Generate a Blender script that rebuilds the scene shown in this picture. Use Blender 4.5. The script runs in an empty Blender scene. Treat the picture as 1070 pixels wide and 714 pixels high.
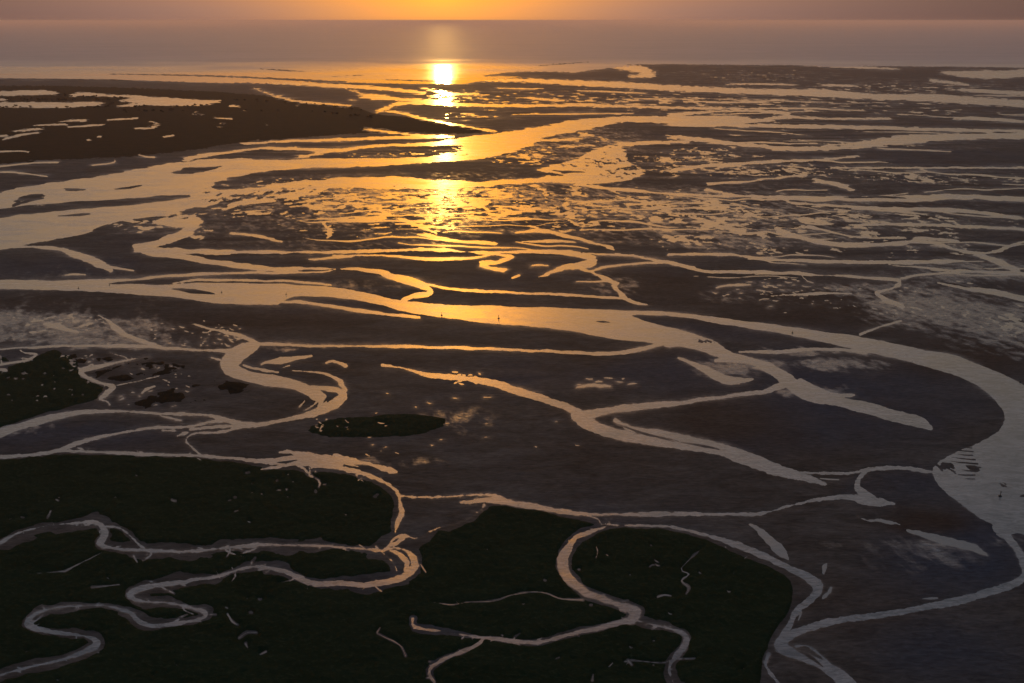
import bpy, math, random
import numpy as np
from mathutils import Vector, Matrix

random.seed(7); RNG = np.random.default_rng(7)
scene = bpy.context.scene
COL = scene.collection

# ------------------------------------------------------------------ survey frame
# Outlines were surveyed from one aerial frame (1070 x 714); G() lays a surveyed
# point on the flat estuary (z = 0, metres), where it stays as real ground.
SW, SH, FPX, HOR, CAMH = 1070.0, 714.0, 1040.0, 21.5, 400.0
PITCH = math.atan((SH / 2 - HOR) / FPX)
CP, SP = math.cos(PITCH), math.sin(PITCH)

def ray(u, v):
    x = (u - SW / 2) / FPX; y = -(v - SH / 2) / FPX
    return x, CP + y * SP, -SP + y * CP
def G(u, v):
    dx, dy, dz = ray(np.asarray(u, float), np.asarray(v, float))
    t = CAMH / (-dz)
    return dx * t, dy * t

# sun: mirror image of the ray that meets the brightest glint
_r = Vector(ray(463.0, 78.0)).normalized()
SUN_DIR = Vector((_r.x, _r.y, -_r.z)).normalized()
SUN_EL = math.asin(SUN_DIR.z); SUN_AZ = math.atan2(SUN_DIR.x, SUN_DIR.y)

# ------------------------------------------------------------------ noise
def _hash(ix, iy, s):
    h = (ix.astype(np.int64) * 374761393 + iy.astype(np.int64) * 668265263 + s * 974634777) & 0xFFFFFFFF
    h = ((h ^ (h >> 13)) * 1274126177) & 0xFFFFFFFF
    h = (h ^ (h >> 16)) & 0xFFFFFFFF
    return h
def gnoise(x, y, s=0):
    x0 = np.floor(x); y0 = np.floor(y); fx = x - x0; fy = y - y0
    sx = fx * fx * fx * (fx * (fx * 6 - 15) + 10); sy = fy * fy * fy * (fy * (fy * 6 - 15) + 10)
    def g(i, j):
        a = _hash(x0 + i, y0 + j, s) * (2 * math.pi / 4294967296.0)
        return np.cos(a) * (fx - i) + np.sin(a) * (fy - j)
    a = g(0, 0); b = g(1, 0); c = g(0, 1); d = g(1, 1)
    return ((a + (b - a) * sx) * (1 - sy) + (c + (d - c) * sx) * sy) * 1.5
def fbm(x, y, o=4, s=0, gain=.5):
    r = 0; a = 1.0; t = 0
    for k in range(o):
        r = r + a * gnoise(x * 2 ** k + 17.3 * k, y * 2 ** k - 9.1 * k, s + k); t += a; a *= gain
    return r / t * 1.6
def sstep(a, b, x):
    t = np.clip((x - a) / (b - a), 0, 1); return t * t * (3 - 2 * t)

# ------------------------------------------------------------------ survey data
# R: (water body, [(u, v, width)...], mud margin)    I: sand bars inside water
R = []; POLY = []; ISL = []; MUD = []
def r(key, pts, m=1.2): R.append((key, [tuple(p) for p in pts], m))
def isl(pts): ISL.append(pts)

# --- winding marsh creeks, bottom of the frame
r('west_creek', [(-60,596,6),(-30,580,6),(0,567,5),(20,557,4),(50,550,4),(77,547,4),(104,547,5),(110,560,8),(105,569,8),(125,574,5),(162,576,5),(199,576,5),(236,573,4),(269,570,4),(303,570,3),(350,571,3),(373,573,3),(399,576,4)], 4.2)
r('west_creek', [(108,550,2),(123,551,2),(136,560,2),(146,570,2),(152,575,2)], 1.5)
r('looping_creek', [(-40,718,4),(0,705,4),(27,698,4),(61,691,5),(91,680,7),(101,671,9),(88,665,4),(61,661,4),(34,656,6),(30,649,7),(40,641,4),(61,635,3),(91,633,2.5),(114,634,3),(135,640,5),(145,649,7),(158,654,4),(182,652,5),(209,647,5),(215,641,7),(195,634,3.5),(172,630,3),(148,629,4),(136,623,7),(141,618,7),(162,612,5),(195,607,4),(229,602,4),(249,596,3),(269,592,4),(296,597,6),(313,604,7),(328,610,7),(360,610,5),(381,611,6),(413,606,7),(428,599,8),(434,590,9),(431,581,7),(421,575,4),(409,573.5,3),(398,577,3),(405,571,3),(413,563,4),(423,560,6),(434,563,3),(444,558,3),(459,551,3),(476,547,3),(493,540,3),(504,532,4),(507,528,6)], 3.2)
r('looping_creek', [(408,576,4),(418,580,6),(426,588,7),(424,596,5)], 3)
r('looping_creek', [(398,577,1.5),(410,587,1.5),(414,596,1.5)], 3)
r('looping_creek', [(405,571,3),(414,568,4),(420,563,5)], 2)
r('looping_creek', [(318,606,2),(322,612,2),(320,618,1)], 1)
r('curved_creek', [(350,478,8),(371,483,8),(392,488,6),(408,491.5,6),(414,493,3)])
r('curved_creek', [(350,488,7),(371,493,6),(392,500,5),(407,507,5),(415,514,4),(417,525,4),(419.5,535,5),(416,546,5),(413,557,3)], 2.5)
r('curved_creek', [(60,472,2),(71,471.6,1.5),(110,472.5,1.5),(150,475,2),(172,476,2),(210,476,3),(234,478,4),(262,481,6),(288,482,8),(318,481,13),(335,482,14),(352,484,14)], 1)
r('curved_creek', [(292,473,2),(300,472,4),(312,474,4),(325,476,5)], 1)
r('curved_creek', [(275,490,1.5),(285,489,3),(300,486,3),(312,484,3)], 1)
r('curved_creek', [(311,488,1.2),(318,490,1.2),(323,496,1),(330,500,1),(334,505,1.2),(333,509,.7)], 1)
ISL.append([(290,483.5,1),(300,483,3),(310,481,1)])
ISL.append([(370,485.5,1),(385,489,5),(398,495,5),(404,500,1.5)])
r('upper_left_channel', [(-60,468,8),(-30,460,8),(0,452,8),(20,445.6,6),(50,437,5),(77,431,5),(108,429.5,3),(140,430.5,2.6),(168,432,2.6),(215,434,3.5),(242,440.6,3),(269,444,4),(293,440,5),(320,433,5),(340,425,7)])
r('upper_left_channel', [(34,444,4),(60,437.5,3),(77,433,2),(92,430,2)])
r('upper_left_channel', [(-60,482,4),(0,477.5,4),(30,475,3),(60,471,4),(84,462.5,4),(108,455.8,3.5),(135,450.7,3),(162,447,2.5),(202,445.6,2),(222,441,2.5),(232,440,2)])
r('upper_left_channel', [(199,449.5,2),(225,446.5,2.5),(240,445.5,2),(262,446,3)])
r('upper_left_channel', [(262,445,2),(245,448,2),(228,452,2),(205,453.5,1.5),(196,458,1.5),(195,463,1.8),(202,469,2),(210,475,2)])
r('upper_left_channel', [(168,434,1),(178,437,2),(189,439.5,1)]); r('upper_left_channel', [(186,455,1),(192,453.5,3),(196,452.5,1)])
r('upper_left_channel', [(170,450,1),(176,449.6,1.8),(184,450,1)])
# --- central loop river
r('loop_river', [(266,361,10),(256,366,15),(246,372,18),(240,380,19),(245,387,14),(257,391.6,12),(278,396.5,11),(298,400.4,11),(317.6,406,12),(331,413,13),(337,419,9),(333,425,4)])
r('loop_river', [(325.5,404,5),(345,406,5),(356,409,6),(358,415,8),(350,422,7.5),(338,428,6),(325,433,4.5),(310,435.7,4),(290,440,4.5),(278,442.5,5),(266.7,444.5,4)])
r('loop_river', [(306,387.6,1.8),(329,389.6,2.2),(347,393.5,3.2),(356,399,5),(361,407,4)])
r('loop_river', [(254,381,2),(268.6,385.7,3),(290,389.4,1.5)])
r('loop_river', [(318,419,1),(312,425,1.5)]); r('loop_river', [(334,417,1),(326,424,1.6),(318,429,1)])
isl([(252,382.5,1),(264,387.3,3),(284,391.3,1)]); isl([(338,409,1),(345,413,5),(338,421,1)])
r('loop_river', [(217,367,1),(226,367,2),(238,368,2)]); r('loop_river', [(221,373.5,1),(229,376,2.5),(231,377,1)])
r('east_arm', [(268,360,4),(298,359.8,3),(325,361.6,3.6),(341,362,3),(400,362,2.5),(451,363,2.8),(518,365,3),(586,368,3),(619,369.6,3),(653,368,4),(673,364.5,4),(690,359.5,3)])
r('loop_river', [(270,360,5),(253,352,4),(233,346.5,2.5),(204,339.6,1.5)])
r('west_arm', [(-60,368,4),(0,365,3),(67,362,3),(135,362,3),(188.6,364.6,2.5),(217,366,2),(240,366,3)])
r('west_arm', [(103,330,2),(111,334,4),(125,346,6),(145,356,4),(168,362,2.5)]); r('west_arm', [(45,338,2),(62,342,4),(82,347,2)])
r('pool', [(272.5,381,2),(278,379,3),(284,378.5,4),(294,377,7),(306,375,3.6),(325.5,372,1.4)])
r('pool', [(341,379,1.5),(348,377,2),(356,380,2),(361,382.5,3)]); r('pool', [(295,384.5,1),(303,382,1.6)])
r('small_creek', [(157,372.4,1.5),(131,377,2.5),(105,382.7,3),(88,386.4,4),(84,390,4),(93.5,395.8,3.5),(106.5,400.5,4),(118,405,6),(112,411.7,6),(104.7,417,4),(111,419,2),(114,422.5,1.5)], 1)
r('small_creek', [(20.6,366,2),(26,369,1.6),(37,370.6,2),(28,376,2),(12,379,2),(0,381,2.5),(-40,388,3)], 1)
r('small_creek', [(118,404,1),(140,399,1),(166,393,1.3)],.6)
r('pool', [(147,412,1),(153,407,3),(162,404,2)]); r('pool', [(125,418,1),(129,416,1.6)]); r('pool', [(0,386,3),(6,387,3)])
# --- trunk creek through the right marsh
r('trunk_creek', [(639,541,1.8),(637,546,1.8),(633,551,3),(618,556,4),(602,562,6),(594,573,9),(588,588,11),(592,601,10),(603,613,9),(616,621,7),(630,626,6),(651,633.5,6),(664,640,12),(661,647,9),(651,650,4),(624,656,3),(594,663.5,4),(564,671,5),(540,671,4),(505,666,2.5),(461,659.6,2),(434,655,2),(432,646,2)], 2.0)
r('trunk_creek', [(505,667,3),(495,676,4),(468,686.6,4),(451,696.7,3),(448,703.4,3),(454,713,2.5)], 1.6)
r('trunk_creek', [(666,649,2),(696,656,2),(714,662,5),(717,671,6),(706,686,7),(699,698,4),(703.5,713,3),(715,735,3)], 2.4)
r('trunk_creek', [(612,538,1.5),(625,543,2),(628,548,1.5),(637,548,2.5)], 1.5)
r('trunk_creek', [(636,549,2),(675,549.5,2),(708,552.5,2.5),(740,559.4,3),(755,564,4)], 1.5)
for p in ([(451,629,.8),(471,632,1.4),(490,629,.8),(515,628,1.0),(534,622,1),(552,619,1),(570,620,1),(586,626,1.2),(609,627,1.4)],
          [(394,661,2),(397,656,1.5)], [(394,662,1.2),(404,667,1),(411,670,1.6),(420,676,.8),(424,686,1)],
          [(735,572,1),(712,594,1),(720,600,1.4),(712,607,1.4),(720,614,1),(717,621,1)], [(687,624,1.5),(694,622,1.6),(701,623,1)],
          [(623,570,1),(625,577,1),(623,583,1)],[(238,642,2),(243,650,2.4),(248,653,1)],[(250,667,1.6),(258,661,1),(268,661,1)],[(257,673,2.6),(259,677,1)],[(272,684,1.2),(278,681,2)],
          [(68,597,1.5),(85,588,1),(108,577,1)],[(30,600,.8),(68,597,1)],[(96,614,.9),(125,611,1.1)],[(140,581,2),(144,588,1)],[(659,690,1),(690,693,1),(700,690,1)],
          [(640,693,2.2),(636,697,1)],[(656,690,2.2),(660,695,1.5)],[(620,705,1.5),(619,711,1.5)],[(440,590,1),(445,598,1.5)],[(53,534,2),(50,541,1.6)],[(230,604,1.5),(226,597,2)]):
    r('pool', [(a, b, c * .72) for a, b, c in p], .7)
r('mid_channel', [(483,525,3),(492,525,4),(501.5,523,6),(518,522,9),(538.5,526.5,5),(565.5,531.5,4),(606,536.5,4),(639.5,538,4),(710,537.5,3.6),(787,537,3),(821,530,3),(851.5,523,2.5),(885,520,3),(905,523,7),(922,525,7),(935.5,526.5,2)], 1.6)
r('mid_channel', [(417,519,1.4),(451,519.5,1.2),(491,517.5,2),(518,518,3)], .6)
isl([(498,521,.8),(506,520,2),(515,519.8,.8)])
r('mid_channel', [(912,522,7),(899,513,7),(895,507,7),(899,498,5),(912,490,3),(942,489.5,2.5),(972,493,3)])
r('mid_channel', [(828,493,2),(861.5,494.5,2.4),(892,494.5,3),(908,489.5,3)])
r('fork_river', [(603,433,13),(608,439,14),(618,445,13),(636,452,11),(670,459,9),(710,466,8),(735,468,9),(755,470,12),(777,478,15),(811,491,13),(838,498,9),(861.5,506,2.4)])
r('fork_river', [(643,439,3),(660,448,4),(687,452.5,5),(710,458,6),(740,465,8),(755,470,8)])
isl([(712,462.4,1),(735,466,3.4),(752,470,1)]); isl([(645,443,1),(675,453.6,3),(705,462,1)])
r('fork_river', [(602.5,435,12),(619,432,9),(646,428,7),(687,423,6),(710,421.5,5),(737,417.5,4.4),(775,412,4.4),(798,409.5,5),(810,405,8),(818,402,9)])
r('west_feeder', [(400,381.7,2),(424,386,2.5),(447.6,392,4),(485,395,4),(515,400,6),(538.5,408.6,8),(565.5,417,9),(590,424,7),(603,431,6)])
for k in range(0): r('west_feeder', [(583+k*2,418-k,1),(596+k*1.4,424-k*1.2,1.3)])
r('delta_river', [(700,352,22),(711,353,18),(730,358,16),(747,365,12),(765.5,372,9),(784,377.7,9),(805,386,11),(819.6,396,13),(831,405,14),(842,412,12),(859,417,9),(877.6,420,9),(900,425,11),(929,434,13),(955,440,14),(966,444,11),(973,447.5,5)])
r('delta_river', [(836,401,10),(858,409,6),(875,412.5,4),(893,412.4,1.5)])
r('delta_river', [(709,375,1.5),(722.5,379.5,4),(737,386,8),(750,393,11),(763.5,398,9),(786,396.4,2.4)])
r('delta_river', [(748,377,2),(770,376,6),(785,377,8)])
isl([(764,379,1),(776,380.5,4),(790,383,1)])
r('delta_river', [(773,367.4,2.2),(812,368,4),(840,365.5,3),(877,365.5,4),(905,369,3)])
# --- main river: wide ribbon through the whole frame into the broad flat at right
POLY.append(('main_river', [(-60,292),(0,292.3),(50,293.3),(100,292.5),(140,291),(170,288.3),(172,290),(140,293.5),(112,296.4),(135,297.2),(165,298),(185,296.6),(215,295.5),(260,296),(300,297),(330,299),(350,301),(380,305.5),(405,311),(430,315.5),(460,318),(520,320),(560,321),(600,322.5),(650,324.5),(690,326),(720,328),(760,333),(800,338),(840,343.5),(880,349),(920,356),(960,364),(1000,373),(1030,384),(1055,394),(1075,405),(1110,428),(1150,470),(1165,520),(1140,575),(1100,572),(1075,560),(1060,557),(1047,558),(1042,551),(1025,542),(1010,531),(992,518),(980,507),(973,494),(978,486),(990,478),(1005,470),(1020,464),(1036,456),(1046,447),(1049,437),(1045,425),(1033,411),(1015,399),(985,388),(950,378),(915,370),(880,362),(840,353.5),(800,346.5),(760,340),(740,336.5),(715,332),(690,329.6),(665,328.6),(660,330),(668,334),(690,340),(712,345),(735,355),(748,364),(735,366),(710,362),(687,359.5),(640,354),(599,347),(552,341),(491,336),(441,329),(417,324),(390,317.5),(370,314),(340,310.6),(315,309.5),(303,311.4),(296,315),(291,319),(273,318),(252,318),(223,317),(200,312.7),(175,310.5),(140,308),(100,305),(60,303.5),(0,302),(-60,302)]))
isl([(180,302,1),(200,304.3,5),(224,307,1)]); isl([(622,336,.6),(630,336,2),(637,336.5,.6)])
isl([(660,329.5,.5),(690,334,3.5),(712,340,4),(730,347,1)])
for k in range(9):
    y0 = 467 + k * 4.1; x1 = 1023 - abs(k - 5) * 1.5 + random.uniform(-1.5, 1.5); x0 = x1 - random.uniform(14, 30)
    isl([(x0, y0 - .6, .2), ((x0 + x1) / 2, y0 + .6, random.uniform(1.2, 1.9)), (x1, y0 + 1.2, random.uniform(1.2, 2.4))])
isl([(1010,487,1),(1018,490,7),(1023,492,1)]); isl([(1066,519,1),(1072,518,4),(1080,518,2)])
r('main_river', [(295,316,2),(320,316.6,3.5),(345,320,4),(375,324.5,3.5),(400,328,2.5),(438,331.5,1.4)])
r('main_river', [(110,296,1),(168,289,3),(215.5,286.5,2.6),(269,285,2.4),(330,284.5,1.6),(352,282,2)])
r('main_river', [(182,296,1.4),(209,293,2.2),(256,293.2,2.2),(303,294,2.2),(345,298,2)])
r('main_river', [(1044,551,14),(1053,562,6),(1063.5,573.7,6),(1070,590,7),(1072,600,7),(1068,607,7)])
# --- loops above the main river
r('upper_loop', [(350,281,3),(384,282,4),(410.6,288.5,7),(428,294,9),(442,299,8),(450,303.5,6),(446,307,5),(431,309.6,4),(422,314,6)])
r('upper_loop', [(440,297,2.4),(474.6,302.3,3),(505,304.6,3),(586,308,2.5),(646,311.6,2.5),(658,313,3)])
r('upper_loop', [(150,263,6),(182,267,8),(209,272,7),(242,277,5.5),(286,281,5),(323,281,3.5),(360,281,3)])
isl([(431,301,.6),(438,303,2),(440,305,1)])
r('ribbon_channel', [(160,262,7),(200,263,6),(236,263.6,4.5),(303,263.6,2.5),(350,263.5,3),(451,261,3),(495,263.5,3),(560,263.2,3),(586,263.5,4),(606,267,6),(620,272,10),(608,277,8),(586,281,4),(562,289.5,1.2)])
r('ribbon_channel', [(495,264,2.5),(520,265.5,2.6),(533,268.6,4),(520,274,4),(503,276,4.5),(512,280,3),(527,282.5,5)])
r('ribbon_channel', [(606,281,3),(620,285,3),(633,291,4),(643,295.5,5),(644,302,5),(652,311,5),(664,316.5,4),(677,318.5,1.6)])
r('ribbon_channel', [(602,294.5,1),(625,294.5,1.6),(640,293.5,1.2)])
r('ribbon_channel', [(610,265,2),(653,267,2.2),(673,269.5,2.2),(710,277,3.4),(744,283.8,3.6),(811,284.8,3),(878,288.8,3),(930,292,3),(941,295.5,3),(932,301.6,3),(916,306,3),(921,311,3.5),(942,320,6)])
r('ribbon_channel', [(616,283.8,2.5),(636,278.7,2.5),(673,275,2.5),(700,274,1.5)])
r('ribbon_channel', [(350,267.4,1.6),(400,267,1.4),(441,270.6,3),(475,270.8,3),(495,269.6,3),(512,266,1.5)])
r('ribbon_channel', [(323,271.5,1.4),(345,269.6,2.4),(370,268,2)])
r('pool', [(555,278,1),(562,277.4,2.2),(572,278,1)]); r('pool', [(535,290.5,1.5),(542,288,2)])
# --- wide braided river, upper left
POLY.append(('braided_river', [(-120,232),(-60,217),(0,201),(34,194),(60,190),(101,185),(141,177),(182,170.6),(215,166.6),(252,165.6),(290,167),(360,165.6),(400,165.8),(444,164),(470,160),(484,156),(478,152),(455,152.6),(420,153),(384,154.5),(350,160),(352,157),(384,152),(447,149),(478,144.5),(518,139.6),(559,133.6),(592,126.8),(629,122.8),(673,121.6),(720,121.5),(780,122),(775,131),(710,130),(680,128.3),(653,127.5),(632,131),(606,137),(572,143),(560,149),(540,158),(505,165.6),(461,169),(400,173.6),(360,174.7),(303,177),(256,182.4),(228,190),(223,195),(232,199),(245,200),(240,206),(225,212),(215,216),(205,225),(205,232),(190,238),(170,235),(160,232),(175,226),(148,228),(111,234.6),(94,243),(67,248.7),(34,254.7),(0,261),(-60,272),(-120,282)]))
isl([(-60,229,8),(0,223,9),(34,219,9),(84,214.5,8),(135,211,7),(168,207.6,6),(199,205,2.5)]); isl([(12,215,3),(28,208,9),(44,205.5,6)])
isl([(178.6,180.5,1),(199,178.5,7),(215,177,4),(232,174,1)]); isl([(120,198,1),(135,196,2.4),(150,193.5,1.2)]); isl([(67,198.2,1.4),(80,198.2,3),(90,198.5,1)])
isl([(190,222,1.5),(205,219.6,6),(223,218.6,3)]); isl([(60,226,1),(85,224.6,3.4),(94,224,1)])
isl([(232,190,1),(262,188,9),(300,183,8),(345,181,5),(380,180,2)])
r('braided_river', [(205,232,10),(195,242,10),(180,250,9),(160,256,8),(142,260,7)])
r('braided_river', [(15,257.5,3),(45,259,3),(67,262,5),(87.5,268.6,7),(108,277,8),(116,283,4)]); r('braided_river', [(112,279,2),(125,281,2),(140,283,1.4)])
r('pool', [(66,288,1),(76,286.7,2.4),(88,287,1)])
r('braided_river', [(205,212,16),(225,206,14),(260,201,8),(300,195,9),(330,193,10),(365,191,12),(405,190,13),(451,193,10),(490,193,6),(512,192,5),(552,189,5),(586,187,8),(619,188,9)])
POLY.append(('braided_river', [(560,178),(596,168),(615,160),(628,153.6),(648,152.5),(654,160),(655,168),(668,176),(674,181),(660,187),(640,191),(610,192),(579,190.5),(590,184),(578,181)]))
isl([(579,178,1),(590,180,3),(610,179.6,1)])
isl([(365,184.6,1),(400,180,10),(430,180,9),(452,183,3)]); isl([(440,186,1),(470,184.6,6),(500,184,4),(540,181,2)])
r('braided_river', [(646,151,5),(680,149.6,3.6),(720,148,3)])
r('braided_river', [(602.5,192.5,3),(643,198,3),(710,203,2.4),(760,205.5,2)])
r('braided_river', [(335,197,8),(300,205,8),(250,212,6),(235,218,5)])
r('braided_river', [(252.5,150.4,2),(303,147.7,2),(350,146.4,3),(417,143.7,3),(474,143,2.4)]); r('braided_river', [(380,135,1.3),(434,141,2.2),(474.6,143,2)])
r('braided_river', [(192,167,3),(206,164,4),(215.5,162,4),(232,160.5,2),(269,155.5,2),(310,156,3),(360,157,4)]); r('braided_river', [(310,164.5,2),(325,162,3),(345,158,4)])
r('pool', [(-30,176,1.5),(0,174,1.4),(34,170.6,1.4),(61,170,1.4)]); r('pool', [(0,180,1.4),(20,180.7,1.6),(50.5,184.7,1)]); r('pool', [(145,162,1.6),(152,164,1.4),(162,164.4,1.8)])
r('pool', [(96,173,1),(118,170,1.2),(120,167.6,.8)])
# --- right hand plain
r('far_loop', [(700,120.5,4),(760,116,2),(804,116.7,3),(824.5,120.8,4),(804,125,4),(777,127.5,4),(740,128,5)])
r('straight_channel', [(700,129,6),(777,131,4),(878,133,4),(980,135.5,3.2),(1070,137.6,3),(1200,141,3)])
r('pale_reach', [(700,143,4),(730,146,4),(760.5,149.7,4),(811,154.4,4),(845,155.5,5),(892,152,7),(932,147.5,9),(966,144.5,9),(1013,142.7,6),(1070,142,6),(1200,142,6)])
r('pale_reach', [(700,179,4),(727,174.6,4),(764,172,4),(811,169,3),(861.5,166.6,2),(898.6,163,2)])
r('pale_reach', [(868,175.6,1.6),(960,175.4,1.8),(1070,175.6,2),(1180,176,2)])
r('right_channel', [(737,198,3),(777,205,2.4),(830,206.5,3),(878,207.6,4),(946,207.6,6.5),(1013,206,5),(1070,208.7,4),(1180,212,4)])
isl([(880,207,.8),(920,206,2.4),(948,207.4,.8)])
r('right_channel', [(851,188,3.5),(872,192,4),(892,199,3)]); r('right_channel', [(740,192.5,3),(777,190,2),(845,182.4,2)])
r('right_channel', [(700,203.5,2),(804,206,1.6),(834.6,212.7,2.4),(925.5,217.7,2.6),(979,219.4,5),(1020,222,4),(1063.5,228,3.4)])
r('right_channel', [(811,239.6,3),(851.5,251.4,4),(898.6,256.5,4),(946,254,3),(962,249,4),(1000,252,2)])
r('right_channel', [(845,237,3),(870,243,2),(898.6,248,2),(946,248.6,2)]); r('right_channel', [(885,235,1.4),(946,234.6,2.6),(1013,237,3),(1070,239.6,3),(1150,243,3)])
r('plain_channel', [(700,266,2.4),(760.5,266,3),(797.5,271,3),(845,273,3),(912,274.3,4),(979,273.7,4),(1010,272,1.6)])
r('plain_channel', [(811,243,3),(855,253.5,3),(898.6,257.5,3),(952,253,4),(979,255,3),(1003,262,3),(1024,265,4),(1045,262,3),(1056,256,3),(1075,253,3)])
r('plain_channel', [(1016,265,3),(1030,268.5,6),(1047,275,8),(1064,284,5)])
r('plain_channel', [(942,291,2),(966,287,2),(1013,284.4,2),(1070,287,2)]); r('plain_channel', [(979,295.5,1.6),(1013,302,4.5),(1040,305.7,6),(1070,312,6),(1130,320,6)])
r('plain_channel', [(811,309,1.2),(851.5,307,2.5),(888.5,306.7,1.6)]); r('plain_channel', [(898.6,349.5,2),(912,345,2),(918,342,1.6),(926,340,2),(942,335,1.6)])
r('plain_channel', [(749,300.6,1.6),(764,298,2),(785,297.4,1)]); r('plain_channel', [(838,288,1),(843,293,1),(850,296,1)]); r('plain_channel', [(790,303,1),(800,304.4,1.4)])
r('plain_channel', [(920,276,1),(1000,283,2),(1070,286,2)])
for p in ([(540,243,2),(565,241,4),(590,246,4),(613,252,3),(640,260,2)],[(545,253,2),(570,252,4),(600,253,2)],[(437,245,2),(455,248,4),(475,252,3),(518,254.5,3)],[(415,228,3),(440,237,4),(455,244,2)],[(465,240,2),(475,237,3)],
          [(338,232,2),(345,240,4),(342,248,3)],[(240,244,2),(270,247,3),(295,253,2)],[(333,228,2),(370,230,3),(400,228,4)],[(720,226,2),(745,235,4),(770,240,2)],[(735,240,3),(760,228,3)]):
    r('pool', p)
# --- bottom right
r('corner_river', [(1068,607,7),(1033,619,7),(999.6,628,9),(945.7,638.7,6),(885,647,6),(851.5,654.5,8),(828,663,10),(815,674,13),(828,683,10),(855,693,11),(878,708,15),(890,725,18),(900,760,20)])
r('corner_river', [(750,562,4),(777,572,7),(807.6,585.5,7),(828,595.5,9),(844.7,604,12),(854,613,14),(848,626,9),(833,637,7),(826,651,8),(818,664.6,10)], 2.5)
r('corner_river', [(804,683,4),(801,695,4),(811,710,4),(825,725,4)], 2); isl([(832,680,1),(846,686,5),(860,697,1)])
r('corner_river', [(832,676,2),(845,676,2.4),(858,685,2.4),(868,697,4)])
r('pool', [(784,548.4,1.5),(792,554,3.4),(801,562,7),(812,572,11),(820,580,7),(823.5,585,2)]); r('pool', [(861,600,3),(862,594,6),(864,590,3)])
r('pool', [(860,625,2),(866,620,4),(868,615,3)]); r('pool', [(829,646,1.6),(837,640,2),(834,648,1.4)])
r('pool', [(948,554,3),(958,557,4),(969,560,5),(996,567,8),(1015,572,9),(1024,576,7),(1031.5,580.4,2)]); r('pool', [(895,540,1.4),(908,544,2.4),(916,543,4),(928,545,4),(940,548,1.6)])
r('pool', [(962,626,1),(978,625,2.4),(985,624,1)]); r('pool', [(857,500,1),(866,501,1.6),(876,501.5,1.4)])
# --- far strip
for p in ([(242,84,3),(300,86.5,4.5),(345,89.5,4),(400,92.6,3.4),(444,97.6,2.6)],[(377,100.5,3),(395,101.5,6),(420,104,3),(451,106,4),(470,107,3)],[(350,88.6,1),(397,104,1.2)],
          [(266,92,1),(300,104,1.8),(350,109.4,2),(367,111,1.5)],[(396,116.5,4),(404,113,3),(414,109.4,3),(434,107.7,3),(518.5,110.5,3),(619,110.4,2.5),(710,112.8,2.5),(800,114,1.6)],
          [(404,116.7,2),(417,118,2),(451,126,2.4),(480,131,1.6),(515,137.4,2.4)],[(552,102.7,2.5),(586,105,2)],[(500,84,2.4),(540,84,3.4),(586,86,5),(653,89,6),(710,92.6,6),(794,96,6),(861.5,97.6,8),(912,101,6),(979,102.7,8),(1070,108.4,7),(1200,112,8)],
          [(640,70,3),(665,72,8),(682,78,5),(660,80,3)],[(835,67.5,1.6),(880,69.5,3),(939,72.3,1)],[(983,75.6,2),(1005,77.6,6),(1030,78,9),(1050,78,8),(1090,75,8)],[(858,89,2),(895,90,2)],
          [(972.6,84,3),(1013,89,2)],[(1003,94,3),(1070,97.6,4),(1150,99,4)],[(440,92,1.5),(470,98,2.6),(500,98,1.5)],[(820,122,3),(860,124,2),(930,124,2)],[(1000,124,3),(1020,124,4),(1070,127,2)],
          [(760,88,1),(800,88,1.8),(830,89,1)],[(715,106,1),(760,107,2),(800,107,1)]):
    r('far_channel', p)
for p in ([(-60,98,5),(0,97.9,5),(45,96.9,5),(60,97.6,2)],[(73,100.6,1.5),(84,98.5,4),(107.6,99.6,2.6),(128.6,100.6,1.8),(150,101.5,3)],[(-60,110,4),(-5,109.5,5),(30,109.8,6),(67,109.8,6),(107.6,108.4,3.4)],[(-40,104.2,2),(6,104.2,2)],
          [(135,105,5),(150,105.4,9),(170,106.4,9),(192,107,7),(214.7,107.6,6),(230,105.4,1.4)],[(125.6,105.4,2),(139,104.2,4)],[(122,111,1.5),(145,109.6,3)],[(238,111,1),(243,110.8,2.4),(250,111.4,1)],
          [(13.5,137.2,1.5),(30,135.8,2.2),(45,134.8,1.8)],[(3,146,2),(20,141.5,2),(42,138.7,1.2)],[(35,131.2,1),(70,130,2)],[(64,127,1),(81,126,2.8),(92,126.3,1.5)],[(70,133,1.3),(90,131.6,2),(107.6,130.8,1.5)],[(113,125.5,1.5),(143.5,123.6,1.6)],
          [(101,143,2),(105,143,2)],[(140,134.2,1),(155,134,2),(164.7,131.2,3),(159.4,127.5,2)],[(170,143.5,1),(182,141.7,1.5)],[(222,123.3,1),(243,124.3,1.5)],[(-20,143,2),(7,142,2)],[(90,147,1),(94,146,1.6)],[(-40,160,1),(20,158,1.5),(30,160,1)]):
    r('reserve_pond', p, .3)
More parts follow.
